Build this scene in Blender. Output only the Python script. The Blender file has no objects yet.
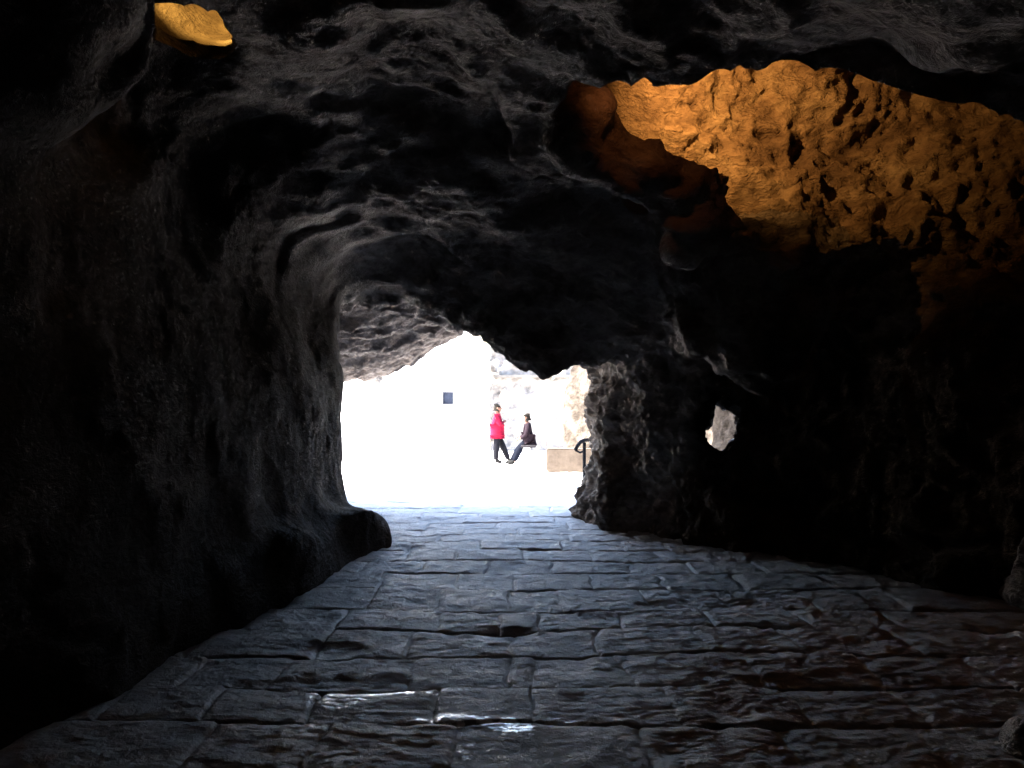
import bpy, bmesh, math, random
import numpy as np
from mathutils import Vector
R = math.radians
sc = bpy.context.scene
C = sc.collection
rng = np.random.default_rng(7)
random.seed(4)
H = 1.6; F = 800.0; HY = 408.0
def P(px, py, d): return ((px-512)/F*d, d, H+(HY-py)/F*d)      # a surveyed point: direction and distance

# ------------------------------------------------------------------ helpers
def tag(o, label=None, cat=None, group=None, kind=None):
    if label: o['label'] = label
    if cat: o['category'] = cat
    if group: o['group'] = group
    if kind: o['kind'] = kind
    return o
def empty(name, loc, rz=0):
    o = bpy.data.objects.new(name, None); C.objects.link(o)
    o.location = loc; o.rotation_euler = (0, 0, rz); o.empty_display_size = .2
    return o
def link(name, me, mat, parent=None, smooth=True):
    o = bpy.data.objects.new(name, me); C.objects.link(o)
    if mat: me.materials.append(mat)
    if parent: o.parent = parent
    if smooth: me.polygons.foreach_set('use_smooth', np.ones(len(me.polygons), dtype=bool))
    return o
def np_mesh(name, V, Q):
    me = bpy.data.meshes.new(name)
    me.vertices.add(len(V)); me.vertices.foreach_set('co', np.ascontiguousarray(V, dtype=np.float32).ravel())
    me.loops.add(Q.size); me.loops.foreach_set('vertex_index', np.ascontiguousarray(Q, dtype=np.int32).ravel())
    k = Q.shape[1]
    me.polygons.add(len(Q)); me.polygons.foreach_set('loop_start', np.arange(0, Q.size, k, dtype=np.int32))
    me.update(calc_edges=True); me.validate()
    return me
def boxbm(bm, c, s, rz=0, bev=0):
    b2 = bmesh.new(); bmesh.ops.create_cube(b2, size=1)
    for v in b2.verts: v.co = Vector((v.co.x*s[0], v.co.y*s[1], v.co.z*s[2]))
    if bev: bmesh.ops.bevel(b2, geom=b2.edges[:], offset=bev, segments=2, affect='EDGES')
    cr, sr = math.cos(rz), math.sin(rz)
    for v in b2.verts: v.co = Vector((c[0]+v.co.x*cr-v.co.y*sr, c[1]+v.co.x*sr+v.co.y*cr, c[2]+v.co.z))
    me = bpy.data.meshes.new('t'); b2.to_mesh(me); bm.from_mesh(me); bpy.data.meshes.remove(me); b2.free()
def bmobj(name, bm, mat, parent=None, smooth=False):
    me = bpy.data.meshes.new(name); bm.to_mesh(me); bm.free()
    return link(name, me, mat, parent, smooth)

T = rng.random((64, 64, 64)).astype(np.float32)*2-1
def vn(p):                                                     # smooth value noise, -1..1
    i = np.floor(p).astype(np.int64); f = (p-i).astype(np.float32); f = f*f*f*(f*(f*6-15)+10); i &= 63; j = (i+1) & 63
    x0, y0, z0 = i.T; x1, y1, z1 = j.T; fx, fy, fz = f.T
    a = T[x0,y0,z0]*(1-fx)+T[x1,y0,z0]*fx; b = T[x0,y1,z0]*(1-fx)+T[x1,y1,z0]*fx
    c = T[x0,y0,z1]*(1-fx)+T[x1,y0,z1]*fx; d = T[x0,y1,z1]*(1-fx)+T[x1,y1,z1]*fx
    return (a*(1-fy)+b*fy)*(1-fz)+(c*(1-fy)+d*fy)*fz
def fbm(p, s, o, g=.5, l=2.03):
    r = 0; a = 1
    for k in range(o): r = r+a*vn(p*s+17.3*k); a *= g; s *= l
    return r
def ridged(p, s, o, g=.55):
    r = 0; a = 1
    for k in range(o): r = r+a*(1-2*np.abs(vn(p*s+31.7*k))); a *= g; s *= 2.1
    return r
def smin(a, b, k):
    h = np.clip(.5+.5*(b-a)/k, 0, 1); return b*(1-h)+a*h-k*h*(1-h)
def smax(a, b, k): return -smin(-a, -b, k)
def rbf(pts, gx, gy):
    pts = np.array(pts, float); X = pts[:, :2]; n = len(X)
    D = np.linalg.norm(X[:, None]-X[None], axis=2)+1e-3*np.eye(n)*0
    A = np.zeros((n+3, n+3)); A[:n, :n] = D; A[:n, n] = 1; A[:n, n+1:] = X; A[n, :n] = 1; A[n+1:, :n] = X.T
    A[:n, :n] -= np.eye(n)*.02
    w = np.linalg.solve(A, np.r_[pts[:, 2], 0, 0, 0])
    G = np.stack(np.meshgrid(gx, gy, indexing='ij'), -1).reshape(-1, 2)
    out = np.zeros(len(G))
    for k in range(n): out += w[k]*np.sqrt(((G-X[k])**2).sum(1)+.01)
    out += w[n]+G@w[n+1:]
    return out.reshape(len(gx), len(gy))
def nets(Fd, org, h):                                          # surface nets: zero set of Fd as quads
    S = Fd > 0
    nx, ny, nz = Fd.shape
    cnt = np.zeros((nx-1, ny-1, nz-1), np.int8)
    for a in (0, 1):
        for b in (0, 1):
            for c in (0, 1): cnt += S[a:nx-1+a, b:ny-1+b, c:nz-1+c]
    act = (cnt > 0) & (cnt < 8)
    I = np.argwhere(act); idx = -np.ones(act.shape, np.int64); idx[act] = np.arange(len(I))
    acc = np.zeros((len(I), 3)); m = np.zeros(len(I))
    cs = [(a, b, c) for a in (0, 1) for b in (0, 1) for c in (0, 1)]
    val = {c: Fd[I[:, 0]+c[0], I[:, 1]+c[1], I[:, 2]+c[2]] for c in cs}
    for c in cs:
        for ax in range(3):
            if c[ax]: continue
            e = list(c); e[ax] = 1; e = tuple(e); A, B = val[c], val[e]
            x = (A > 0) != (B > 0); t = A[x]/(A[x]-B[x])
            p = np.tile(np.array(c, float), (x.sum(), 1)); p[:, ax] = t
            acc[x] += p; m[x] += 1
    V = (I+acc/m[:, None])*h+np.array(org)
    Qs = []
    for ax in range(3):
        u, v = [(1, 2), (2, 0), (0, 1)][ax]
        s0 = [slice(1, n-1) for n in Fd.shape]; s1 = list(s0); s0[ax] = slice(0, Fd.shape[ax]-1); s1[ax] = slice(1, Fd.shape[ax])
        a, b = S[tuple(s0)], S[tuple(s1)]
        for flip, mk in ((0, a & ~b), (1, ~a & b)):
            E = np.argwhere(mk)
            E[:, u] += 1; E[:, v] += 1
            def g(du, dv):
                J = E.copy(); J[:, u] -= du; J[:, v] -= dv; return idx[J[:, 0], J[:, 1], J[:, 2]]
            q = np.stack([g(1, 1), g(0, 1), g(0, 0), g(1, 0)], 1)
            Qs.append(q[:, ::-1] if not flip else q)           # normals point into the air (positive side)
    return V, np.concatenate(Qs)
def subdiv(V, Q):
    n = len(V); e = np.stack([Q, np.roll(Q, -1, 1)], -1).reshape(-1, 2); e.sort(1)
    key = e[:, 0]*n+e[:, 1]; uk, inv = np.unique(key, return_inverse=True)
    em = (V[uk//n]+V[uk % n])/2; fm = V[Q].mean(1)
    E = inv.reshape(-1, 4)+n; f = np.arange(len(Q))+n+len(uk)
    NV = np.concatenate([V, em, fm])
    NQ = np.concatenate([np.stack([Q[:, k], E[:, k], f, E[:, k-1]], 1) for k in range(4)])
    return NV, NQ
def vnorm(V, Q):
    fn = np.cross(V[Q[:, 2]]-V[Q[:, 0]], V[Q[:, 3]]-V[Q[:, 1]])
    N = np.zeros_like(V)
    for k in range(4):
        for c in range(3): N[:, c] += np.bincount(Q[:, k], fn[:, c], len(V))
    return N/(np.linalg.norm(N, axis=1, keepdims=True)+1e-9)
def smooth_mesh(V, Q, it=2):
    e = np.stack([Q, np.roll(Q, -1, 1)], -1).reshape(-1, 2)
    for _ in range(it):
        d = np.bincount(e[:, 0], minlength=len(V))+np.bincount(e[:, 1], minlength=len(V))
        A = np.zeros_like(V)
        for c in range(3): A[:, c] = np.bincount(e[:, 0], V[e[:, 1], c], len(V))+np.bincount(e[:, 1], V[e[:, 0], c], len(V))
        V = V*.4+.6*A/np.maximum(d, 1)[:, None]
    return V

# ------------------------------------------------------------------ materials
def mat(name):
    m = bpy.data.materials.new(name); m.use_nodes = True
    nt = m.node_tree; return m, nt, nt.nodes, nt.links, nt.nodes['Principled BSDF']
def noise(nt, scale, detail=6, rough=.6, vec=None, dist=0):
    n = nt.nodes.new('ShaderNodeTexNoise'); n.inputs['Scale'].default_value = scale
    n.inputs['Detail'].default_value = detail; n.inputs['Roughness'].default_value = rough; n.inputs['Distortion'].default_value = dist
    if vec: nt.links.new(vec, n.inputs['Vector'])
    return n
def ramp(nt, src, stops):
    r = nt.nodes.new('ShaderNodeValToRGB'); e = r.color_ramp.elements
    while len(e) < len(stops): e.new(.5)
    for k, (p, c) in enumerate(stops): e[k].position = p; e[k].color = (*c, 1) if len(c) == 3 else c
    nt.links.new(src, r.inputs['Fac']); return r
def mix(nt, fac, a, b, mode='MIX'):
    m = nt.nodes.new('ShaderNodeMix'); m.data_type = 'RGBA'; m.blend_type = mode
    for s, v in ((m.inputs[0], fac), (m.inputs[6], a), (m.inputs[7], b)):
        if hasattr(v, 'node'): nt.links.new(v, s)
        elif isinstance(v, tuple): s.default_value = (*v, 1)
        else: s.default_value = v
    return m.outputs[2]
def rock_mat(name, c0, c1, c2, bump=.7, rough=.85, stretch=(1, 1, 1.6), darken=False):
    m, nt, N, L, b = mat(name)
    g = N.new('ShaderNodeNewGeometry'); mp = N.new('ShaderNodeMapping'); mp.inputs['Scale'].default_value = stretch
    L.new(g.outputs['Position'], mp.inputs['Vector']); v = mp.outputs['Vector']
    n1 = noise(nt, 1.3, 4, .6, v, .6); n2 = noise(nt, 7, 5, .7, v, .3); n3 = noise(nt, 28, 4, .7, v)
    r1 = ramp(nt, n1.outputs['Fac'], [(.32, c0), (.5, c1), (.7, c2)])
    r2 = ramp(nt, n2.outputs['Fac'], [(.3, (.45, .42, .40)), (.6, (1, 1, 1)), (.8, (1.3, 1.28, 1.22))])
    col = mix(nt, .85, r1.outputs['Color'], r2.outputs['Color'], 'MULTIPLY')
    if darken:
        ap = N.new('ShaderNodeAttribute'); ap.attribute_name = 'paleness'
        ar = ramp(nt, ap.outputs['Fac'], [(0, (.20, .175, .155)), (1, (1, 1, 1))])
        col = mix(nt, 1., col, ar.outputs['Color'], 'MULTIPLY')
    L.new(col, b.inputs['Base Color'])
    vo = N.new('ShaderNodeTexVoronoi'); vo.feature = 'DISTANCE_TO_EDGE'; vo.inputs['Scale'].default_value = 5
    wv = N.new('ShaderNodeVectorMath'); wv.operation = 'ADD'; sc_ = N.new('ShaderNodeVectorMath'); sc_.operation = 'SCALE'; sc_.inputs['Scale'].default_value = .5
    L.new(n2.outputs['Color'], sc_.inputs[0]); L.new(v, wv.inputs[0]); L.new(sc_.outputs[0], wv.inputs[1]); L.new(wv.outputs[0], vo.inputs['Vector'])
    cr = ramp(nt, vo.outputs['Distance'], [(0, (0, 0, 0)), (.12, (1, 1, 1))])
    m1 = N.new('ShaderNodeMath'); m1.operation = 'MULTIPLY_ADD'; L.new(n3.outputs['Fac'], m1.inputs[0]); m1.inputs[1].default_value = .42; L.new(n2.outputs['Fac'], m1.inputs[2])
    m2 = N.new('ShaderNodeMath'); m2.operation = 'MULTIPLY_ADD'; L.new(cr.outputs['Color'], m2.inputs[0]); m2.inputs[1].default_value = .035; L.new(m1.outputs[0], m2.inputs[2])
    b2 = N.new('ShaderNodeBump'); b2.inputs['Strength'].default_value = bump; b2.inputs['Distance'].default_value = .11; L.new(m2.outputs[0], b2.inputs['Height'])
    L.new(b2.outputs[0], b.inputs['Normal']); b.inputs['Roughness'].default_value = rough; b.inputs['Specular IOR Level'].default_value = .05
    return m
def plain(name, c, rough=.7, ns=20, var=.25, bump=.2, metal=0):
    m, nt, N, L, b = mat(name)
    tc = N.new('ShaderNodeNewGeometry'); n = noise(nt, ns, 5, .6, tc.outputs['Position'])
    r = ramp(nt, n.outputs['Fac'], [(.3, tuple(x*(1-var) for x in c)), (.7, tuple(min(1, x*(1+var)) for x in c))])
    L.new(r.outputs['Color'], b.inputs['Base Color']); b.inputs['Roughness'].default_value = rough; b.inputs['Metallic'].default_value = metal; b.inputs['Specular IOR Level'].default_value = .03
    bp = N.new('ShaderNodeBump'); bp.inputs['Strength'].default_value = bump; bp.inputs['Distance'].default_value = .01
    L.new(n.outputs['Fac'], bp.inputs['Height']); L.new(bp.outputs[0], b.inputs['Normal'])
    return m
M_left = rock_mat('dark_rock', (.035, .028, .024), (.06, .05, .044), (.09, .077, .07), bump=.2, stretch=(1, 1, .7))
M_rock = rock_mat('limestone_rock', (.11, .085, .072), (.18, .148, .127), (.28, .24, .21), bump=.8, darken=True)
M_vault = rock_mat('vault_limestone', (.13, .10, .085), (.215, .178, .153), (.32, .28, .25), bump=.7, darken=True)
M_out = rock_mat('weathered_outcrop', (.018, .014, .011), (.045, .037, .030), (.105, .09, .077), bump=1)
M_pale = rock_mat('pale_limestone', (.20, .165, .14), (.38, .33, .29), (.58, .53, .48), bump=1)
M_ochre = rock_mat('ochre_rock', (.12, .08, .058), (.25, .175, .12), (.38, .29, .20), bump=1, darken=True)

# ------------------------------------------------------------------ cave rock
h = .06
X0, X1, Y0, Y1, Z0, Z1 = -6.2, 7.4, -3.0, 15.8, -.42, 7.4
gx = np.arange(X0, X1, h); gy = np.arange(Y0, Y1, h); gz = np.arange(Z0, Z1, h)
def pw(y, pts): return np.interp(y, [p[0] for p in pts], [p[1] for p in pts])
# left wall L(y,z)
Lp = []
for y, xb, xm, xt in [(-3,-2.7,-2.8,-2.6),(0,-2.6,-2.7,-2.5),(2,-2.5,-2.6,-2.4),(3.5,-2.35,-2.45,-2.35),(4.7,-2.15,-2.3,-2.35),(5.9,-1.95,-2.2,-2.3),
                      (7.0,-1.75,-2.1,-2.3),(7.8,-1.70,-2.0,-2.25),(8.7,-1.78,-2.0,-2.15),(9.3,-1.88,-1.98,-2.1),(9.7,-1.98,-2.06,-2.12),(10.3,-2.5,-2.6,-2.6),(11.5,-2.95,-2.95,-2.75),(13,-3.2,-3.2,-3.0),(14.5,-3.5,-3.5,-3.2),(15.8,-3.9,-3.9,-3.6)]:
    for z in (-.4, .15, .44): Lp.append((y, z, xb))
    for z in (.62, 1.2, 1.9): Lp.append((y, z, xm+(.05 if z > 1 else .02)))
    for z in (2.7, 4, 7): Lp.append((y, z, xt))
Lf = rbf(Lp, gy, gz)
Rp = []
for y, x in [(-3,4.2),(0,4.4),(3,4.5),(5,4.5),(6.3,4.12),(7.2,3.55),(8.2,2.95),(9,2.42),(9.7,1.92),(10.3,1.52),(10.8,1.22),(11.5,1.12),(12.3,1.14),(13,1.3),(14.5,1.9)]:
    rec = .45*math.exp(-((y-8.0)/1.2)**2)
    for z in (-.4, .1): Rp.append((y, z, x+rec*.2))
    for z in (.8, 1.5, 2.2): Rp.append((y, z, x+rec+(.25*max(0, z-.8)/1.4 if 10.5 < y < 13 else 0)))
    for z in (3.2, 4.5, 7): Rp.append((y, z, x+.1))
Rf = rbf(Rp, gy, gz)
Cp = []
for a in [(345,388,14.3),(375,372,14.3),(410,352,14.0),(455,335,13),(345,345,12.3),(385,335,12.3),(425,325,12),(340,312,10.6),(400,308,10.5),(436,306,10.4),(300,285,8.8),(360,265,9),(403,256,9),
          (290,225,7.5),(374,222,8),(250,150,6.4),(350,130,6.3),(300,50,5),(430,50,5),(200,60,5.2),
          (461,333,10),(480,346,9.6),(500,353,9.5),(516,364,9.4),(545,382,9.4),(560,379,9.5),(580,366,9.7),
          (450,290,9),(500,300,8.8),(545,322,8.8),(600,330,8.8),(640,335,8.9),
          (440,200,7.9),(500,225,7.8),(560,235,7.6),(620,245,7.5),(680,265,7.3),(500,135,6.5),(570,150,6.2)]:
    x, y, z = P(*a); Cp.append((x, y, z))
Cp += [(-.2,11,2.75),(.5,10.8,2.35),(1.1,10.8,2.2),(0,12.3,2.9),(.8,12.3,2.5),(1.4,12.3,2.2),(-3.5,12.5,2.2),(-3.4,15,1.8),(0,14,3.2),(2,14,3),
       (-3,9,2.7),(-3.2,6,3.6),(-3,3,3.7),(-3,0,3.6),(-3,-3,3.5),(0,3,3.75),(0,0,3.7),(0,-3,3.6),(4,0,3.5),(4,-3,3.5),
       (.6,4.7,3.60),(1.24,4.3,3.72),(1.9,4.6,3.40),(2.3,4.5,3.24),(3.1,4.7,3.20),(4.5,4.5,3.25),(2,3,3.4),(4,3,3.4),(2,0,3.5),
       (2.0,7.2,2.8),(2.6,7,2.8),(3.4,6.5,3.3),(4.2,6,3.6),(2.5,8.5,2.6),(4,8,3.2),(1.5,6,3.6),(2.5,5.7,3.7)]
Cf = rbf(Cp, gx, gy)
xx, yy, zz = [a.astype(np.float32) for a in np.meshgrid(gx, gy, gz, indexing='ij', sparse=True)]
L3 = (xx-Lf.astype(np.float32)[None]); R3 = (Rf.astype(np.float32)[None]-xx); C3 = ((Cf.astype(np.float32)[:, :, None]-zz)*.85)
V3 = smin(smin(L3, R3, .35), C3, .35)
V3 = smin(V3, (yy+2.0+.2*np.sin(xx*2+zz)).astype(np.float32)+0*xx, .4)            # unseen rock added behind the viewpoint, shutting out light from the rear
def ell(c, r):
    q = np.sqrt(((xx-c[0])/r[0])**2+((yy-c[1])/r[1])**2+((zz-c[2])/r[2])**2); return (1-q)*min(r)
# chamber above the right side, niche above the left wall
V3 = smax(V3, ell((2.75,6.05,4.15), (2.35,1.62,1.35)), .12)
V3 = smax(V3, ell((4.0,6.0,3.6), (1.1,1.3,1.3)), .2)
V3 = smax(V3, ell((-1.93,4.8,4.90), (.39,.92,1.06)), .06)
V3 = smax(V3, ell((.78,5.75,3.75), (.46,.72,.45)), .08)
# bulges of rock
V3 = smin(V3, -ell((-2.92,3.5,3.75), (1.27,1.0,1.15)), .12)
V3 = smin(V3, -ell((2.35,8.0,2.75), (.85,.95,.9)), .25)
def rbox(c, r, k):
    q = [np.abs(a_-c_)-(r_-k) for a_, c_, r_ in zip((xx+.07*np.sin(3.1*yy+5*zz)+.15*(9.3-yy), yy, zz+.05*np.sin(4*yy+2)), c, r)]
    return np.sqrt(np.maximum(q[0], 0)**2+np.maximum(q[1], 0)**2+np.maximum(q[2], 0)**2)+np.minimum(np.maximum(np.maximum(q[0], q[1]), q[2]), 0)-k
V3 = smin(V3, rbox((-2.2, 7.95, .0), (.78, 1.5, .53), .16), .12)           # low ledge at the foot of the left wall
V3 = smin(V3, -ell((1.35,10.9,.3), (.35,.55,.6)), .15)
V3 = smin(V3, -smax(smax(ell((.60,6.0,3.66), (.30,.34,.36)), ell((.98,6.25,3.46), (.34,.36,.36)), .2), ell((1.42,6.5,3.22), (.36,.38,.36)), .2), .1)
# small window through the right wall
a0 = np.array([2.1, 8.2, 1.36]); dr = np.array([.2575, 1, -.031]); dr /= np.linalg.norm(dr)
t = (xx-a0[0])*dr[0]+(yy-a0[1])*dr[1]+(zz-a0[2])*dr[2]
dx_ = xx-a0[0]-t*dr[0]; dz_ = zz-a0[2]-t*dr[2]; dy_ = yy-a0[1]-t*dr[1]
hole = np.minimum(.205+.28*dz_+.1*dx_-np.sqrt(dx_**2+dy_**2+(dz_*.75)**2)+.035*np.sin(13*zz+9*xx)+.02*np.sin(31*zz-27*xx), t+.3)
V3 = smax(V3, hole, .06)
# the outer skin of the hill
n2 = (.25*np.sin(1.1*xx+.7)+.2*np.sin(2.3*zz+1.3*xx)).astype(np.float32)
Yc = 12.9+.10*zz+n2*.5-np.clip(xx-1.6, 0, 2.2)*1.35+1.7*np.clip((-xx+.1)/1.2, 0, 1)
out = np.maximum(np.maximum(yy-Yc, zz-6.9-.2*np.sin(xx*1.2+yy)), np.maximum(np.maximum(-5.9-xx, xx-7.1), -2.7-yy))
V3 = smax(V3, out, .15)
V, Q = nets(V3, (X0, Y0, Z0), h)
V = smooth_mesh(V, Q, 2)
cen0 = V[Q].mean(1)
V, Q = subdiv(V, Q)
V = smooth_mesh(V, Q, 1)
N = vnorm(V, Q)
p = V*np.array([1, 1, 1.35])
leftness = np.clip((-1.05-V[:, 0])/.3, 0, 1)*np.clip((3.7-V[:, 2])/.9, 0, 1)*np.clip((10.2-V[:, 1])/.6, 0, 1)
amp = 1-.85*leftness
def facets(p_, s_, k=9.):
    q_ = p_*s_; i0 = np.floor(q_).astype(np.int64); num = np.zeros(len(q_), np.float32); den = np.zeros(len(q_), np.float32)
    for a_ in (-1, 0, 1):
        for b_ in (-1, 0, 1):
            for c_ in (-1, 0, 1):
                j_ = i0+np.array([a_, b_, c_]); m_ = j_ & 63
                r1_, r2_, r3_ = T[m_[:, 0], m_[:, 1], m_[:, 2]], T[m_[:, 1], m_[:, 2], (m_[:, 0]+21) & 63], T[m_[:, 2], (m_[:, 0]+7) & 63, (m_[:, 1]+13) & 63]
                d_ = q_-j_-.5-.45*np.stack([r1_, r2_, r3_], 1)
                w_ = np.exp(-k*(d_*d_).sum(1)); num += w_*(r3_*.55+d_[:, 0]*r2_+d_[:, 1]*r1_+d_[:, 2]*(r1_-r2_)*.8); den += w_
    return num/den
w = V+.25*np.stack([vn(V*1.3), vn(V*1.3+9), vn(V*1.3+23)], 1)
pw_ = w*np.array([1, 1, 1.35])
rightness = np.clip((V[:, 0]-1.0)/.6, 0, 1)*np.clip((V[:, 2]-2.2)/.8, 0, 1)*np.clip((V[:, 1]-5.4)/.6, 0, 1)*np.clip((9.5-V[:, 1])/.6, 0, 1)
roof = np.clip((9.8-V[:, 1])/1.5, 0, 1)*np.clip((V[:, 2]-2.5)/.5, 0, 1)*(1-rightness)
amp2 = (1-.8*leftness)*(1-.55*roof); amp = amp*(1-.5*roof)+.5*rightness
wq = V+.05*np.stack([vn(V*4), vn(V*4+9), vn(V*4+23)], 1)
pillar = np.clip((V[:, 0]-.7)/.3, 0, 1)*np.clip((3.2-V[:, 0])/.5, 0, 1)*np.clip((V[:, 1]-9)/.5, 0, 1)*np.clip((14-V[:, 1]), 0, 1)*np.clip((2.9-V[:, 2])/.6, 0, 1)
disp = .13*(1-.55*leftness)*fbm(pw_, .9, 2)+pillar*(.035*ridged(V+2, 6, 3, .6)+.02*fbm(V, 17, 2))+.115*facets(wq, 1.5, 14)*np.maximum(amp2, .75*roof)+.16*roof*facets(wq+11, .75, 14)*(1-leftness)+.055*facets(wq+3, 4.2, 12)*amp2+.03*ridged(pw_, 2.6, 3, .5)*amp+.016*fbm(pw_, 11, 3)*amp2+rightness*(.045*ridged(pw_, 3.4, 2, .5)+.03*ridged(pw_+5, 7.5, 2, .5)+.05*facets(wq+7, 2.6, 12)+.018*ridged(pw_+3, 13, 2, .6))
near_hole = np.exp(-(((V[:, 0]-2.5)/.35)**2+((V[:, 1]-9.6)/1.6)**2+((V[:, 2]-1.35)/.35)**2))
near_niche = np.exp(-(((V[:, 0]+2.0)/.6)**2+((V[:, 1]-4.9)/1.1)**2+((V[:, 2]-4.6)/.9)**2))
lip = np.exp(-(((V[:, 1]-4.9)/.6)**2+((V[:, 2]-3.5)/.4)**2))*np.clip((V[:, 0]-.2)/.4, 0, 1)
disp += lip*(.05*ridged(V+4, 3.2, 3, .6))
disp *= (1-.35*near_hole)*(1-.75*near_niche)*np.clip((V[:, 2]+.6)/.5, .4, 1)
V = V+N*(disp-.06)[:, None]
# --- which rock a face belongs to
c = V[Q].mean(1); x, y, z = c.T
iy = np.clip(((y-Y0)/h).astype(int), 0, len(gy)-1); iz = np.clip(((z-Z0)/h).astype(int), 0, len(gz)-1); ix = np.clip(((x-X0)/h).astype(int), 0, len(gx)-1)
dl = np.abs(x-Lf[iy, iz]); dR = np.abs(x-Rf[iy, iz]); dc = np.abs(z-Cf[ix, iy])
yc = 12.9+.10*z+n2[ix, 0, iz]*.5-np.clip(x-1.6, 0, 2.2)*1.35+1.7*np.clip((-x+.1)/1.2, 0, 1)
outer = (y > yc-.3) | (z > 6.3) | (x < -5.4) | (x > 6.6) | (y < -2.45)
lab = np.full(len(Q), 1)                                        # 1 ceiling
lab[(x < -1.1) & (dl < dc) & (z < 3.9) & (y < 10.6)] = 2        # 2 left wall
rw = (x > .9) & ((dR < dc) | (z < 1.7) | (x > 3.0))
lab[rw & (y < 9.5) & (z < 5.8)] = 4                             # 4 right wall
lab[(x > .45) & (y < 8.8) & (y > 5.6) & (z > 3.75)] = 4
lab[(x > .3) & (x < 1.32) & (y > 5.5) & (y < 6.85) & (z > 2.9) & (z < 4.5)] = 5
lab[(x > 1.3) & (y < 8.4) & (y > 6.35) & (z > 3.35)] = 4
lab[(x > 1.0) & (x < 3) & (y > 9.2) & (z < 2.35)] = 3           # 3 pillar
hang = (x > -1.25+.0*x) & (x < 2.9) & (y > 6.3) & (y < 10.6) & (z < 4.0) & (lab == 1) & (x > -1.35+(y-8)*.33)
lab[hang] = 5                                                   # 5 hanging mass
lab[(((x+2.75)/1.45)**2+((y-3.5)/1.3)**2+((z-3.75)/1.35)**2 < 1) & (lab == 1) & (x < -1.2)] = 6
lab[outer] = 0
def sub(k):
    q = Q[lab == k]; u, inv = np.unique(q, return_inverse=True); return V[u], inv.reshape(-1, 4)
def paleness_at(v):                                                # darker tone on the left wall, fading out over the roof
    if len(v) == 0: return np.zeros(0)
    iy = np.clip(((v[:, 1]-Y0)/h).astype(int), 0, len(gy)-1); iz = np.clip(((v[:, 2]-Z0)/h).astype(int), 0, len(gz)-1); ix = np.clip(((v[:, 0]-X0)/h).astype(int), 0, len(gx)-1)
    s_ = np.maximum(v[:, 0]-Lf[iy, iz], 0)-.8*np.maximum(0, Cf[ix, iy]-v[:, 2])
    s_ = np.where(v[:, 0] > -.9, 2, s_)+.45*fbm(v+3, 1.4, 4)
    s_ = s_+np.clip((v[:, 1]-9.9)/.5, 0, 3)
    f_ = np.clip((v[:, 0]-1.55)/.8, 0, 1)*np.clip((12.5-v[:, 1])/.5, 0, 1); s_ = np.where(v[:, 0] > .9, s_*(1-f_)+f_*((v[:, 2]-2.3)*.7+.5*fbm(v+8, 1.2, 4)+.3), s_)  # shade painted into the lower right wall and pillar side, paler with height
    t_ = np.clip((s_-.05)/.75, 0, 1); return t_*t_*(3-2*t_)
def rock_object(k, name, m, **kw):
    v, q = sub(k)
    me = np_mesh(name, v, q); a = me.attributes.new('paleness', 'FLOAT', 'POINT')
    a.data.foreach_set('value', paleness_at(v).astype(np.float32))
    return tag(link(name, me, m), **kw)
rock_object(0, 'hillside', M_pale, kind='structure')
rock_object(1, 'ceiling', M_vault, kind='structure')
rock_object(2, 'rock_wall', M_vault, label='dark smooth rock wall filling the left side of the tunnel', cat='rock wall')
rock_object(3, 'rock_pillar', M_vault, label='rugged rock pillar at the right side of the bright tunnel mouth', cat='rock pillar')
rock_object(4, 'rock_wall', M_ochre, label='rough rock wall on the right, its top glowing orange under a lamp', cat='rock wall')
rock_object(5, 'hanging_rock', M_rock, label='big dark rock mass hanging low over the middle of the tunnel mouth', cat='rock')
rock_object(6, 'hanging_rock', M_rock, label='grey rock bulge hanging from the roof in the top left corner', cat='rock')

def boulder(name, loc, rad, m, seed, sub_=5, amp=.25, rough=3., **kw):
    bm = bmesh.new(); bmesh.ops.create_icosphere(bm, subdivisions=sub_, radius=1)
    v = np.array([q.co[:] for q in bm.verts]); nn = v.copy()
    pts = v*np.array(rad); mr = min(rad)
    d = amp*mr*(ridged(pts+seed*7.1, rough*.35/mr, 4, .5)*.6+fbm(pts+seed, rough*.2/mr, 2)*.7)
    pts = pts+nn*d[:, None]
    for q, co in zip(bm.verts, pts): q.co = co
    me = bpy.data.meshes.new(name); bm.to_mesh(me); bm.free()
    a = me.attributes.new('paleness', 'FLOAT', 'POINT'); a.data.foreach_set('value', np.ones(len(me.vertices), np.float32))
    o = link(name, me, m); o.location = loc
    return tag(o, **kw)
boulder('boulder', (4.28,6.45,.22), (.27,.3,.42), M_rock, 3, label='grey boulder lying on the paving at the right edge of the picture', cat='boulder')
boulder('stone', (2.46,3.74,.02), (.13,.12,.12), M_pale, 5, 4, label='small pale stone in the bottom right corner on the paving', cat='stone')

# rock outcrops outside, on the right
def outcrop(ctrl, rz, name, label, seed):
    hh = .11; xs = np.arange(-.2, 8.6, hh); ys = np.arange(13.2, 27, hh); zs = np.arange(-.5, 6, hh)
    a, b, c_ = [q.astype(np.float32) for q in np.meshgrid(xs, ys, zs, indexing='ij', sparse=True)]
    f = None
    for (cx, cy, cz, rx, ry, rz_) in ctrl:
        q = (1-np.sqrt(((a-cx)/rx)**2+((b-cy)/ry)**2+((c_-cz)/rz_)**2))*min(rx, ry, rz_)
        f = q if f is None else smax(f, q, .25)
    f = -f
    v, q = nets(f, (xs[0], ys[0], zs[0]), hh); v = smooth_mesh(v, q, 1); v, q = subdiv(v, q); n = vnorm(v, q)
    pp = v*np.array([1.1, 1.1, .8])+seed
    v = v+n*(.12*ridged(pp, 1.0, 4, .55)+.1*fbm(pp, 1.7, 3))[:, None]
    return tag(link(name, np_mesh(name, v, q), M_out), label, 'rock')
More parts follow.
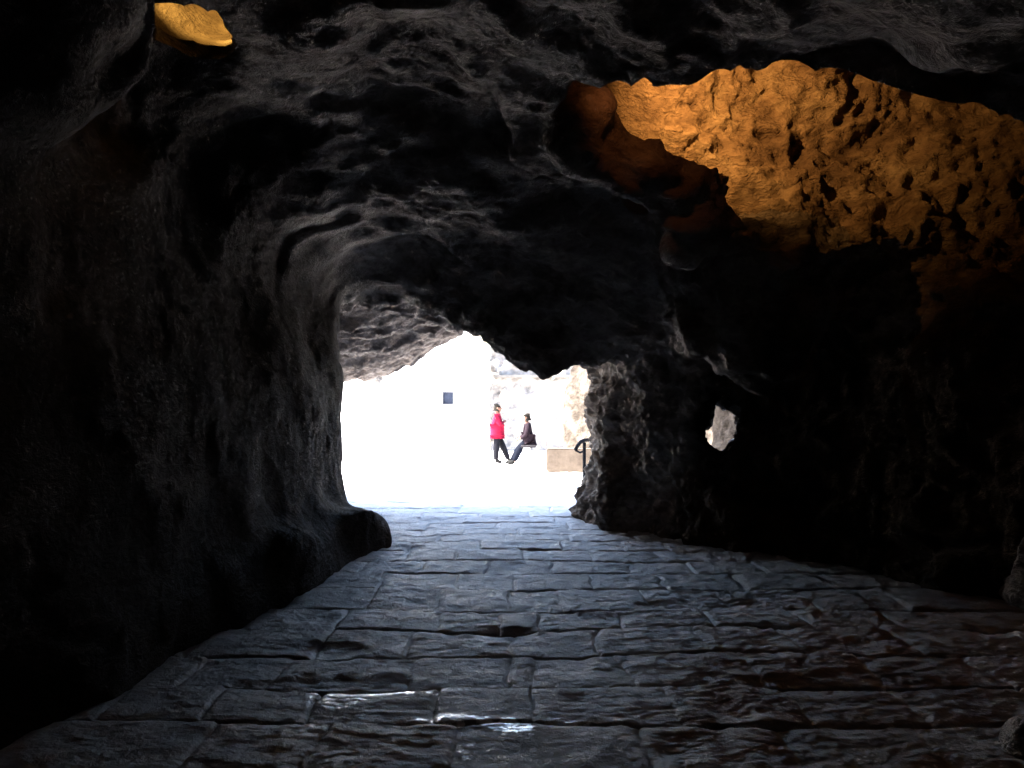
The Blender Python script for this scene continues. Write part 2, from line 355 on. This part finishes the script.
outcrop([(2.9,21.5,1,1.35,1.7,3.2),(4.3,18.6,1,1.5,2.2,3.6),(5.6,16.2,1,1.6,2.0,3.4)], 0, 'rock_outcrop', 'tall pale rock outcrop standing outside beyond the pillar and stone block', 3)

# ------------------------------------------------------------------ pavement
M_pav, nt, NN, LL, bs = mat('worn_paving')
geo = NN.new('ShaderNodeNewGeometry'); at = NN.new('ShaderNodeAttribute'); at.attribute_name = 'tint'
sn = NN.new('ShaderNodeAttribute'); sn.attribute_name = 'wet_glint'
n1 = noise(nt, 3.5, 8, .65, geo.outputs['Position']); n2_ = noise(nt, 45, 6, .7, geo.outputs['Position'])
r1 = ramp(nt, n1.outputs['Fac'], [(.3, (.24, .235, .23)), (.55, (.40, .392, .385)), (.75, (.52, .51, .495))])
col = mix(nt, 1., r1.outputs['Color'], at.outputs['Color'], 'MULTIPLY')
ad = NN.new('ShaderNodeMath'); ad.operation = 'MULTIPLY_ADD'; LL.new(n2_.outputs['Fac'], ad.inputs[0]); ad.inputs[1].default_value = .9; LL.new(sn.outputs['Fac'], ad.inputs[2])
rs = ramp(nt, ad.outputs[0], [(.74, (0, 0, 0)), (.88, (1, 1, 1))])
col = mix(nt, rs.outputs['Color'], col, (.82, .84, .86)); LL.new(col, bs.inputs['Base Color'])
rr = ramp(nt, n1.outputs['Fac'], [(.3, (.58,)*3), (.7, (.8,)*3)]); LL.new(mix(nt, rs.outputs['Color'], rr.outputs['Color'], (.5, .5, .5)), bs.inputs['Roughness'])
LL.new(rs.outputs['Color'], bs.inputs['Coat Weight']); bs.inputs['Coat Roughness'].default_value = .12
wn_ = noise(nt, 30, 2, .5, geo.outputs['Position']); wb = NN.new('ShaderNodeBump'); wb.inputs['Strength'].default_value = .9; wb.inputs['Distance'].default_value = .008
LL.new(wn_.outputs['Fac'], wb.inputs['Height']); LL.new(wb.outputs[0], bs.inputs['Coat Normal'])
bp = NN.new('ShaderNodeBump'); bp.inputs['Strength'].default_value = .8; bp.inputs['Distance'].default_value = .028
n9 = noise(nt, 13, 5, .7, geo.outputs['Position'], .4); mh = NN.new('ShaderNodeMath'); mh.operation = 'MULTIPLY_ADD'; LL.new(n2_.outputs['Fac'], mh.inputs[0]); mh.inputs[1].default_value = .45; LL.new(n9.outputs['Fac'], mh.inputs[2])
LL.new(mh.outputs[0], bp.inputs['Height']); LL.new(bp.outputs[0], bs.inputs['Normal'])

rows = [-3.2,-2.6,-1.9,-1.3,-.7,0,.6,1.2,1.75,2.35,2.9,3.45,4.06,4.60,5.18,5.82,6.37,7.1,7.75,8.35,8.95,9.6]
while rows[-1] < 46: rows.append(rows[-1]+random.uniform(.5, .72))
fixed = {11:[-1.5,-.95,-.27,.63,1.3,2.0,2.7], 12:[-1.6,-1.07,-.40,.135,.85,1.5,2.15,2.9], 13:[-1.4,-.62,0,.15,.69,1.45,2.2,2.9], 14:[-1.3,-.7,0,.62,1.3,1.9,2.7,3.3],
         15:[-1.3,-.55,-.12,.2,.78,1.5,2.2,2.9], 16:[-1.2,-.62,.0,.42,1.15,1.8,2.5,3.2], 17:[-1.2,-.5,.05,.75,1.4,2.1,2.9], 18:[-.9,-.25,.4,1.15,1.8,2.5]}
joints = []
for k in range(len(rows)):
    js = []; q = -9
    while q < 9:
        q += random.uniform(.45, 1.0); js.append(q)
    if k in fixed: js = [j for j in js if j < fixed[k][0]-.4]+fixed[k]+[j for j in js if j > fixed[k][-1]+.4]
    joints.append(np.array(js))
rows = np.array(rows)
slab_r = rng.random((len(rows), 60))
def pave(xs, ys, fine=True):
    Xg, Yg = np.meshgrid(xs, ys, indexing='ij'); X_ = Xg.ravel(); Y_ = Yg.ravel()
    z0 = np.zeros_like(X_); p3 = np.stack([X_, Y_, z0], 1)
    Yw = Y_+.035*X_*0+.045*vn(p3*.8)+.018*vn(p3*3.1+4)+.008*vn(p3*11)
    Xw = X_+.04*vn(p3*1.3+40)+.02*vn(p3*5+11)
    k = np.clip(np.searchsorted(rows, Yw)-1, 0, len(rows)-2)
    dy = np.minimum(Yw-rows[k], rows[k+1]-Yw)
    dxj = np.full_like(X_, 9.); sid = np.zeros(len(X_), int)
    for r_ in range(len(rows)-1):
        m = k == r_
        if not m.any(): continue
        j = joints[r_]; ii = np.clip(np.searchsorted(j, Xw[m]), 1, len(j)-1)
        dxj[m] = np.minimum(Xw[m]-j[ii-1], j[ii]-Xw[m]); sid[m] = ii % 60
    rv = slab_r[k, sid]; rv2 = slab_r[k, (sid*7+3) % 60]; rv3 = slab_r[(k+5) % len(rows), sid]
    wv_ = 1+.5*vn(p3*2.2+7)
    jy = np.clip(1-dy/(.030*wv_), 0, 1); jx = np.clip(1-dxj/(.026*wv_), 0, 1)
    jf = np.maximum(jy*(.6+.6*rv3), jx*(.10+.55*rv2*rv2))
    edge = np.exp(-np.minimum(dy, dxj*1.3)/.06)
    ymid = Yw-(rows[k]+rows[np.minimum(k+1, len(rows)-1)])/2
    zc = (rv-.5)*.016+ymid*(.012+(rv2-.5)*.04)-jf*(.030+.012*vn(p3*2+3))-edge*.008
    pr = p3*np.array([1, 1.9, 1])+.12*np.stack([vn(p3*3), vn(p3*3+8), z0], 1)
    chip = .0072*ridged(pr+rv[:, None]*20, 6.5, 3, .65)*(1-.8*jf)
    right = np.clip((X_+.6)/2.6, .35, .7)
    zc = zc+chip*right*(.5+rv3)+.006*vn(p3*9)+.02*vn(p3*.55)
    pr2 = p3*np.array([1, 1.3, 1])
    zc = zc+.005*fbm(pr2+rv2[:, None]*9, 16, 3, .6)*(1-.7*jf)*right
    spall = np.clip(vn(p3*2.6+61)-.45, 0, 1)*.05
    zc = zc-spall
    zc = np.where(Y_ > 20, zc*.4, zc)
    tint = .78+.42*rv3+.12*vn(p3*2); dust = jx*(.5+.5*vn(p3*1.2+2))*np.clip((X_-.2)/1., 0, 1)
    tint = tint*(1+.9*np.clip((Y_-11.5)/5, 0, 1))  # paler towards the outside, added to bounce more light onto the vault
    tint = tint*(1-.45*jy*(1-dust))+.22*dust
    # wet patches whose white glints are painted into the colour
    g = lambda cx, cy, sx, sy: np.exp(-((X_-cx)/sx)**2-((Y_-cy)/sy)**2)
    wob = .035*vn(p3*6+5)
    band = g(-.28, 4.12, .34, .06)+g(-.72, 4.57, .45, .05)+.9*g(-.98, 4.42, .17, .17)+g(-.33, 4.17, .10, .05)+g(.02, 4.05, .10, .06)+.9*g(.30, 4.12, .16, .05)+.75*g(.62, 4.14, .18, .06)+.7*g(-1.02, 3.95, .12, .1)+.7*g(-.22, 3.8, .05, .2)+.6*g(.4, 4.9, .1, .05)+.6*g(-.63, 4.78, .08, .08)
    wet_glint = np.clip(band, 0, 1.1)*1.35*(.52+.4*vn(p3*8+77)+.3*vn(p3*23))-.06
    
    ny_ = len(ys); I = np.arange(len(xs)-1)[:, None]*ny_+np.arange(ny_-1)[None]; I = I.ravel()
    Qd = np.stack([I, I+ny_, I+ny_+1, I+1], 1)
    return np.stack([X_, Y_, zc], 1), Qd, tint, wet_glint
def pave_obj(xs, ys, name='pavement'):
    v, q, tint, wet_glint = pave(xs, ys)
    me = np_mesh(name, v, q)
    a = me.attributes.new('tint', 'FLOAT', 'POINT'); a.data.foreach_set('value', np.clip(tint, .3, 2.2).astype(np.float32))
    a = me.attributes.new('wet_glint', 'FLOAT', 'POINT'); a.data.foreach_set('value', wet_glint.astype(np.float32))
    return tag(link(name, me, M_pav), kind='structure')
ys = [2.6]
while ys[-1] < 13.2: ys.append(ys[-1]+min(.024, max(.0085, .55*ys[-1]**2/1280)))
ys[-1] = 13.2
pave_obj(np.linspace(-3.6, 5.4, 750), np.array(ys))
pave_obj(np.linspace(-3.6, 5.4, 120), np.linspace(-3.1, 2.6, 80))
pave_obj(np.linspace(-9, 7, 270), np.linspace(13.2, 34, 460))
M_ground = plain('packed_ground', (.35, .33, .30), .9, 3, .2)
bm = bmesh.new(); bmesh.ops.create_grid(bm, x_segments=4, y_segments=4, size=600)
o = bmobj('ground', bm, M_ground); o.location.z = -.13; tag(o, kind='structure')

# ------------------------------------------------------------------ courtyard buildings
def stone_mat(name, c, bw, bh, mort=.02, var=.1):
    m, nt, N_, L_, b = mat(name)
    g = N_.new('ShaderNodeNewGeometry'); s = N_.new('ShaderNodeSeparateXYZ'); L_.new(g.outputs['Position'], s.inputs[0])
    cb = N_.new('ShaderNodeCombineXYZ'); L_.new(s.outputs['X'], cb.inputs['X']); L_.new(s.outputs['Z'], cb.inputs['Y'])
    br = N_.new('ShaderNodeTexBrick'); L_.new(cb.outputs[0], br.inputs['Vector']); br.inputs['Scale'].default_value = 1
    br.inputs['Brick Width'].default_value = bw; br.inputs['Row Height'].default_value = bh; br.inputs['Mortar Size'].default_value = mort
    br.inputs['Color1'].default_value = (*[q*(1-var) for q in c], 1); br.inputs['Color2'].default_value = (*[min(1, q*(1+var)) for q in c], 1); br.inputs['Mortar'].default_value = (*[q*.5 for q in c], 1)
    n = noise(nt, 3, 8, .65, g.outputs['Position']); r = ramp(nt, n.outputs['Fac'], [(.3, (.7, .68, .65)), (.6, (1, 1, 1))])
    L_.new(mix(nt, 1., br.outputs['Color'], r.outputs['Color'], 'MULTIPLY'), b.inputs['Base Color']); b.inputs['Roughness'].default_value = .9
    bp = N_.new('ShaderNodeBump'); bp.inputs['Strength'].default_value = .5; bp.inputs['Distance'].default_value = .02; L_.new(n.outputs['Fac'], bp.inputs['Height']); L_.new(bp.outputs[0], b.inputs['Normal'])
    return m
M_plaster = plain('white_limewash', (.80, .79, .77), .9, 2, .05)
M_ashlar = plain('ashlar', (0.1267, 0.1094, 0.08352), .9, 1.5, .25)
M_rubble = plain('rubble_stone', (0.1404, 0.1269, 0.1161), .9, 4, .45, 1)
M_trim = plain('stone_trim', (0.0864, 0.07776, 0.06912), .8, 8)
M_glass = plain('dark_pane', (0.018, 0.0216, 0.0324), .3, 4)
M_frame = plain('grey_window_frame', (0.0432, 0.04464, 0.0504), .6)
# white building: front at y=30
bl = empty('building', (-8, 30, 0)); tag(bl, 'overexposed white building with one small window across the courtyard', 'building')
def part(name, boxes, m, parent, bev=0):
    bm = bmesh.new()
    for cc, ss in boxes:
        lc = (cc[0]-parent_loc[0], cc[1]-parent_loc[1], cc[2]-parent_loc[2]); boxbm(bm, lc, ss, 0, bev)
    return bmobj(name, bm, m, parent)
parent_loc = (-8, 30, 0)
wx0, wx1, wz0, wz1 = -2.62, -2.18, 1.72, 2.22        # the small window
xr = -1.5; hgt = 4.8; xl = -16
part('wall', [(((xl+wx0)/2, 33, hgt/2-.1), (wx0-xl, 6, hgt+.2)), (((wx1+xr)/2, 33, hgt/2-.1), (xr-wx1, 6, hgt+.2)),
              (((wx0+wx1)/2, 33, wz0/2-.1), (wx1-wx0-.004, 5.99, wz0+.2)), (((wx0+wx1)/2, 33, (wz1+hgt)/2), (wx1-wx0-.004, 5.99, hgt-wz1-.01))], M_plaster, bl)
wn = part('window', [((wx0+.02, 30.06, (wz0+wz1)/2), (.05, .06, wz1-wz0)), ((wx1-.02, 30.06, (wz0+wz1)/2), (.05, .06, wz1-wz0)), (((wx0+wx1)/2, 30.06, wz0+.02), (.34, .06, .05)), (((wx0+wx1)/2, 30.06, wz1-.02), (.34, .06, .05))], M_frame, bl)
part('pane', [(((wx0+wx1)/2, 30.11, (wz0+wz1)/2), (.38, .02, .46))], M_glass, wn)
part('sill', [(((wx0+wx1)/2, 29.96, wz0-.04), (.56, .12, .06))], M_trim, wn)
part('cornice', [((-2.05, 29.94, 2.80), (1.1, .16, .07))], M_trim, bl)
part('roof', [(((xl+xr)/2, 33, hgt+.12), (xr-xl+.3, 6.4, .2))], M_trim, bl)
# ashlar corner pier
pr_ = empty('stone_pier', (-1.15, 29.2, 0)); tag(pr_, 'cream ashlar pier at the right end of the white building', 'pier'); parent_loc = (-1.15, 29.2, 0)
part('shaft', [((-1.15, 29.4, 1.9), (.62, .62, 5.6))], M_ashlar, pr_, .015)
part('plinth', [((-1.15, 29.38, .22), (.74, .76, .6))], M_ashlar, pr_, .02)
part('capital', [((-1.15, 29.4, 4.76), (.76, .76, .14))], M_trim, pr_, .02)
# rubble wall with string course
rw_ = empty('stone_wall', (2.5, 30, 0)); tag(rw_, 'rough rubble stone wall with a projecting ledge behind the two people', 'wall'); parent_loc = (2.5, 30, 0)
bm = bmesh.new(); 
xs = np.linspace(-.84, 7.5, 130); zs = np.linspace(-.2, 4.8, 80)
Xg, Zg = np.meshgrid(xs, zs, indexing='ij'); pp = np.stack([Xg.ravel(), 0*Xg.ravel(), Zg.ravel()], 1)
yy_ = 30-.09*ridged(pp, 1.7, 3)-.06*fbm(pp, 5, 2)
nz = len(zs); I = (np.arange(len(xs)-1)[:, None]*nz+np.arange(nz-1)[None]).ravel()
q = np.stack([I, I+nz, I+nz+1, I+1], 1); v = np.stack([pp[:, 0]-2.5, yy_-30, pp[:, 2]], 1)
vb = v.copy(); vb[:, 1] = .7; nV = len(v)
idx = np.arange(nV).reshape(len(xs), nz); rims = []
for line in (idx[:, 0], idx[:, -1], idx[0], idx[-1]): rims.append(np.stack([line[:-1], line[1:], line[1:]+nV, line[:-1]+nV], 1))
link('masonry', np_mesh('masonry', np.concatenate([v, vb]), np.concatenate([q, q[:, ::-1]+nV]+rims)), M_rubble, rw_)
part('ledge', [((.9, 29.78, 2.78), (3.2, .3, .10))], M_trim, rw_, .01)
part('coping', [((3.33, 30.3, 4.86), (8.3, 1.0, .12))], M_trim, rw_, .01)

# ------------------------------------------------------------------ stone block, railing, bollards
M_block = plain('beige_stone_block', (0.0432, 0.03456, 0.02765), .85, 6, .3, .6)
bm = bmesh.new(); boxbm(bm, (0, 0, .31), (1.5, .62, .60), 0, .03)
bmesh.ops.subdivide_edges(bm, edges=bm.edges[:], cuts=3, use_grid_fill=True)
for v_ in bm.verts:
    k = vn(np.array([v_.co[:]])*4)[0]; v_.co += v_.normal*.012*k
o = bmobj('stone_block', bm, M_block); o.location = (1.62, 20.05, -.02); o.rotation_euler.z = R(-4)
tag(o, 'long beige stone block lying outside between the people and the pillar', 'stone block')
M_iron = plain('black_iron', (.008, .008, .009), .8, 30, .2, .1)
def tube(bm, pts, r, seg=10):
    prev = None; pts = [Vector(q_) for q_ in pts]
    for i, q_ in enumerate(pts):
        d = (pts[min(i+1, len(pts)-1)]-pts[max(i-1, 0)]).normalized()
        up = Vector((0, 0, 1)) if abs(d.z) < .9 else Vector((0, 1, 0)); a = d.cross(up).normalized(); b = d.cross(a)
        ring = [bm.verts.new(q_+(a*math.cos(t_)+b*math.sin(t_))*r) for t_ in [2*math.pi*j/seg for j in range(seg)]]
        if prev:
            for j in range(seg): bm.faces.new((prev[j], prev[(j+1) % seg], ring[(j+1) % seg], ring[j]))
        else: bm.faces.new(ring[::-1])
        prev = ring
    bm.faces.new(prev)
rl = empty('railing', (1.41, 15.6, 0)); tag(rl, 'black iron handrail with a bent end beside the rock pillar', 'railing')
bm = bmesh.new(); tube(bm, [(0,0,-.02),(0,0,.5),(0,0,.93)], .034); tube(bm, [(0,0,-.02),(0,0,.02)], .06); bmobj('post', bm, M_iron, rl, True)
bm = bmesh.new(); tube(bm, [(.9,1.8,-.02),(.9,1.8,.95)], .034); bmobj('post', bm, M_iron, rl, True)
bm = bmesh.new(); tube(bm, [(-.2,-.32,.80),(-.16,-.28,.87),(-.08,-.14,.95),(0,0,.97),(.45,.9,.98),(.95,1.9,.98)], .036); bmobj('handrail', bm, M_iron, rl, True)
bm = bmesh.new(); tube(bm, [(-.19,-.31,.79),(-.1,-.16,.74),(0,0,.76)], .02); bmobj('curved_end', bm, M_iron, rl, True)
M_bol = plain('white_painted_stone', (.72, .72, .72), .7, 15, .06)
M_dark = plain('dark_slate', (0.01728, 0.01584, 0.01728), .7, 15, .2)
bs_ = empty('bench', (.42, 22.75, 0)); tag(bs_, 'white stone seat with a thin dark top that a person leans on', 'bench')
bm = bmesh.new(); boxbm(bm, (0, 0, .24), (.20, .8, .50), 0, .015); bmobj('base', bm, M_bol, bs_)
bm = bmesh.new(); boxbm(bm, (.04, 0, .525), (.42, .95, .06), 0, .012); bmobj('seat', bm, M_dark, bs_)
# small bollard far left
M_bg = plain('weathered_grey', (.3, .3, .3), .7)
bo = empty('bollard', (-3.08, 26.3, 0)); tag(bo, 'thin little grey bollard alone in the white glare, left of the small window', 'bollard')
bm = bmesh.new(); tube(bm, [(0,0,-.1),(0,0,.35)], .05); bmobj('post', bm, M_bg, bo, True)
bm = bmesh.new(); bmesh.ops.create_uvsphere(bm, u_segments=12, v_segments=8, radius=.08)
for v_ in bm.verts: v_.co.z += .4
bmobj('cap', bm, M_bg, bo, True)

# ------------------------------------------------------------------ people
def skin_mesh(pts, edges, root=0, levels=2):
    me = bpy.data.meshes.new('s'); me.from_pydata([p_[0] for p_ in pts], edges, []); o = bpy.data.objects.new('s', me); C.objects.link(o)
    o.modifiers.new('k', 'SKIN'); sv = me.skin_vertices[0].data
    for i, p_ in enumerate(pts):
        r_ = p_[1]; sv[i].radius = (r_, r_) if not isinstance(r_, tuple) else r_; sv[i].use_root = (i == root)
    s_ = o.modifiers.new('s', 'SUBSURF'); s_.levels = levels; s_.render_levels = levels
    dg = bpy.context.evaluated_depsgraph_get(); r = bpy.data.meshes.new_from_object(o.evaluated_get(dg))
    bpy.data.objects.remove(o); r.materials.clear(); return r
def chain(names, J, rad): return [(J[n], rad[n]) for n in names]
M_skin = plain('skin', (0.108, 0.0576, 0.04176), .6, 20, .05, .05); M_hair = plain('dark_hair', (.008, .007, .006), .8, 60, .3)
M_red = plain('red_jacket_cloth', (0.09792, 0.003456, 0.01267), .75, 14, .2); M_trs = plain('black_trouser_cloth', (0.00432, 0.00432, 0.00576), .85, 20, .3)
M_coat = plain('plum_coat_cloth', (0.0072, 0.00468, 0.00648), .85, 14, .3); M_navy = plain('navy_trouser_cloth', (0.001008, 0.001512, 0.003528), .85, 20, .3)
M_shoe = plain('black_shoe', (.005, .005, .005), .7)
def V_(a, b, t_): return tuple(np.array(a)*(1-t_)+np.array(b)*t_)
def person(name, loc, J, mj, mt, label, look, fat=1):
    root = empty(name, loc); tag(root, label, 'person', None)
    K = ['pelvis','waist','chest','neck','headb','headm','headt','shL','elL','wrL','shR','elR','wrR','hipL','knL','anL','toL','hipR','knR','anR','toR']
    rd = dict(pelvis=(.13,.11),waist=(.115,.09),chest=(.14,.10),neck=.055,headb=(.065,.075),headm=(.078,.095),headt=(.06,.075),hipL=.085,hipR=.085,knL=.055,knR=.055,anL=.038,anR=.038,toL=.03,toR=.03,shL=.055,shR=.055,elL=.04,elR=.04,wrL=.027,wrR=.027)
    ed = [('pelvis','waist'),('waist','chest'),('chest','neck'),('neck','headb'),('headb','headm'),('headm','headt'),('chest','shL'),('shL','elL'),('elL','wrL'),('chest','shR'),('shR','elR'),('elR','wrR'),('pelvis','hipL'),('hipL','knL'),('knL','anL'),('anL','toL'),('pelvis','hipR'),('hipR','knR'),('knR','anR'),('anR','toR')]
    pts = [(J[k], rd[k]) for k in K]; E = [(K.index(a), K.index(b)) for a, b in ed]
    lk = np.array(look, float); lk /= np.linalg.norm(lk); side = np.array([-lk[1], lk[0], 0])
    def add(p_, r_, par): pts.append((tuple(p_), r_)); E.append((par, len(pts)-1)); return len(pts)-1
    hm = np.array(J['headm'])
    add(hm+lk*.11+np.array([0,0,-.005]), .014, K.index('headm'))                         # nose
    for s in (-1, 1): add(hm+side*s*.088+np.array([0,0,-.005]), .016, K.index('headm'))  # ears
    for sd in ('L', 'R'):
        w_ = np.array(J['wr'+sd]); el = np.array(J['el'+sd]); d = (w_-el)/np.linalg.norm(w_-el)
        up = np.array([0, 0, 1.]); sp = np.cross(d, up); sp /= np.linalg.norm(sp)+1e-6; dn = np.cross(sp, d)
        pm = add(w_+d*.06, (.036, .02), K.index('wr'+sd))
        for f_, ln in ((-.03, .060), (-.01, .072), (.01, .068), (.03, .052)):
            a_ = add(w_+d*.095+sp*f_, .0095, pm); b_ = add(w_+d*(.095+ln*.55)+sp*f_*1.1-dn*.012*0+np.array([0,0,-.012]), .009, a_)
            add(w_+d*(.095+ln*.9)+sp*f_*1.1+np.array([0,0,-.034]), .008, b_)
        a_ = add(w_+d*.045+sp*.045, .011, pm); add(w_+d*.08+sp*.062+np.array([0,0,-.012]), .009, a_)
    link('person_body', skin_mesh(pts, E, 0), M_skin, root).name = 'body'
    # jacket
    kj = ['pelvis','waist','chest','collar','shL','elL','cuL','shR','elR','cuR','hem']
    J2 = dict(J); J2['collar'] = V_(J['chest'], J['neck'], .85); J2['cuL'] = V_(J['elL'], J['wrL'], .93); J2['cuR'] = V_(J['elR'], J['wrR'], .93); J2['hem'] = J.get('hem', V_(J['pelvis'], J['waist'], -.7))
    rj = dict(pelvis=(.20,.175),waist=(.165,.135),chest=(.185,.14),collar=.08,shL=.085,shR=.085,elL=.062,elR=.062,cuL=.045,cuR=.045,hem=(.205,.185))
    rj = {k_: (tuple(q_*fat for q_ in v_) if isinstance(v_, tuple) else v_*fat) for k_, v_ in rj.items()}
    ej = [('pelvis','waist'),('waist','chest'),('chest','collar'),('chest','shL'),('shL','elL'),('elL','cuL'),('chest','shR'),('shR','elR'),('elR','cuR'),('pelvis','hem')]
    link('jacket', skin_mesh([(J2[k], rj[k]) for k in kj], [(kj.index(a), kj.index(b)) for a, b in ej]), mj, root)
    kt = ['pelvis','hipL','knL','anL','hipR','knR','anR']; J3 = dict(J)
    for s in 'LR': J3['an'+s] = V_(J['kn'+s], J['an'+s], 1.0)
    rt = dict(pelvis=(.105,.095),hipL=.095,hipR=.095,knL=.098,knR=.098,anL=.084,anR=.084)
    et = [('pelvis','hipL'),('hipL','knL'),('knL','anL'),('pelvis','hipR'),('hipR','knR'),('knR','anR')]
    link('trousers', skin_mesh([(J3[k], rt[k]) for k in kt], [(kt.index(a), kt.index(b)) for a, b in et]), mt, root)
    for s in 'LR':
        a_, b_ = np.array(J['an'+s]), np.array(J['to'+s])
        link('shoe', skin_mesh([(tuple(a_+[0,0,.03]), .07), (tuple(V_(a_, b_, .2)-np.array([0,0,.01])), .07), (tuple(b_-(b_-a_)*.2), .06), (tuple(b_+(b_-a_)*.3), .045)], [(0,1),(1,2),(2,3)]), M_shoe, root)
    up = np.array([0,0,1.])
    link('hair', skin_mesh([(tuple(hm-lk*.045+up*.0), (.09,.095)), (tuple(hm-lk*.03+up*.055), (.092,.105)), (tuple(hm+lk*.03+up*.085), (.07,.08)), (tuple(hm-lk*.055-up*.07), (.07,.08))], [(0,1),(1,2),(0,3)]), M_hair, root)
    return root
# standing, turned to the right
J = dict(pelvis=(0,0,.92),waist=(0,0,1.08),chest=(.0,0,1.30),neck=(.01,0,1.45),headb=(.03,0,1.51),headm=(.03,0,1.60),headt=(.02,0,1.67),
         shL=(-.02,.19,1.36),elL=(.06,.25,1.10),wrL=(.17,.03,1.17),shR=(-.02,-.19,1.36),elR=(.10,-.25,1.10),wrR=(.18,-.04,1.20),
         hipL=(0,.09,.86),knL=(.16,.11,.48),anL=(.33,.12,.09),toL=(.47,.13,.04),hipR=(-.01,-.09,.86),knR=(-.02,-.10,.48),anR=(-.04,-.10,.08),toR=(.10,-.13,.035))
person('person', (-.43, 23.3, 0), J, M_red, M_trs, 'person standing in a red jacket and black trousers facing the leaning person', (1, -.15, 0), 1.12)
# leaning on the stone seat, turned to the left
J = dict(pelvis=(0,0,.66),waist=(.03,0,.81),chest=(.05,0,1.04),neck=(.0,0,1.19),headb=(-.02,0,1.24),headm=(-.025,0,1.33),headt=(-.01,0,1.40),
         shL=(.04,-.18,1.09),elL=(-.02,-.24,.83),wrL=(-.19,-.11,.73),shR=(.04,.18,1.09),elR=(-.03,.24,.84),wrR=(-.20,.08,.74),
         hipL=(-.04,-.09,.62),knL=(-.22,-.12,.40),anL=(-.36,-.13,.085),toL=(-.50,-.15,.04),hipR=(-.04,.09,.62),knR=(-.24,.12,.41),anR=(-.43,.13,.085),toR=(-.57,.14,.04), hem=(.02,0,.62))
person('person', (.42, 22.75, 0), J, M_coat, M_navy, 'person in a dark plum coat leaning back on the white stone seat', (-1, -.1, 0), 1.2)

# ------------------------------------------------------------------ light
w = bpy.data.worlds.new('World'); sc.world = w; w.use_nodes = True
nt = w.node_tree; sky = nt.nodes.new('ShaderNodeTexSky'); sky.sky_type = 'NISHITA'; sky.sun_disc = False
SE, SAZ = 46, 263          # elevation; compass direction the sun stands in (0 = +y, 90 = +x)
sky.sun_elevation = R(SE); sky.sun_rotation = R(SAZ); sky.dust_density = 2.5
nt.links.new(sky.outputs[0], nt.nodes['Background'].inputs[0]); nt.nodes['Background'].inputs[1].default_value = .15
sd = Vector((math.sin(R(SAZ))*math.cos(R(SE)), math.cos(R(SAZ))*math.cos(R(SE)), math.sin(R(SE))))
l = bpy.data.lights.new('sun', 'SUN'); l.energy = 5; l.angle = R(.5); l.color = (1, .96, .9)
o = bpy.data.objects.new('sun', l); C.objects.link(o); o.rotation_euler = (-sd).to_track_quat('-Z', 'Y').to_euler(); o.location = (-6, -8, 20)
def lamp(loc, e, col, rad=.05):
    l = bpy.data.lights.new('cave_lamp', 'POINT'); l.energy = e; l.color = col; l.shadow_soft_size = rad
    o = bpy.data.objects.new('cave_lamp', l); C.objects.link(o); o.location = loc
def spot(loc, aim, e, col, deg, blend=.7):
    l = bpy.data.lights.new('cave_lamp', 'SPOT'); l.energy = e; l.color = col; l.spot_size = R(deg); l.spot_blend = blend; l.shadow_soft_size = .03
    o = bpy.data.objects.new('cave_lamp', l); C.objects.link(o); o.location = loc; o.rotation_euler = (Vector(aim)-Vector(loc)).to_track_quat('-Z', 'Y').to_euler()
spot((1.45, 6.3, 4.5), (1.90, 7.3, 4.62), 14, (1, .49, .13), 135, 1)
spot((.72, 5.2, 3.95), (.95, 6.4, 3.65), .35, (1, .33, .10), 85, 1)
spot((-1.98, 4.2, 4.68), (-2.0, 5.2, 4.92), 60, (1, .60, .13), 96, .4)

cam = bpy.data.cameras.new('camera'); cam.sensor_width = 36; cam.lens = F/1024*36; cam.shift_y = (HY-384)/1024; cam.clip_end = 2000; cam.clip_start = .05
M_iron.node_tree.nodes['Principled BSDF'].inputs['Specular IOR Level'].default_value = .02
co = bpy.data.objects.new('camera', cam); C.objects.link(co); co.location = (0, 0, H); co.rotation_euler = (R(90), 0, 0); sc.camera = co
sc.view_settings.view_transform = 'Standard'; sc.view_settings.look = 'None'; sc.view_settings.exposure = 4.6; sc.view_settings.gamma = 1
sc.cycles.max_bounces = 5; sc.cycles.diffuse_bounces = 4; sc.cycles.glossy_bounces = 2
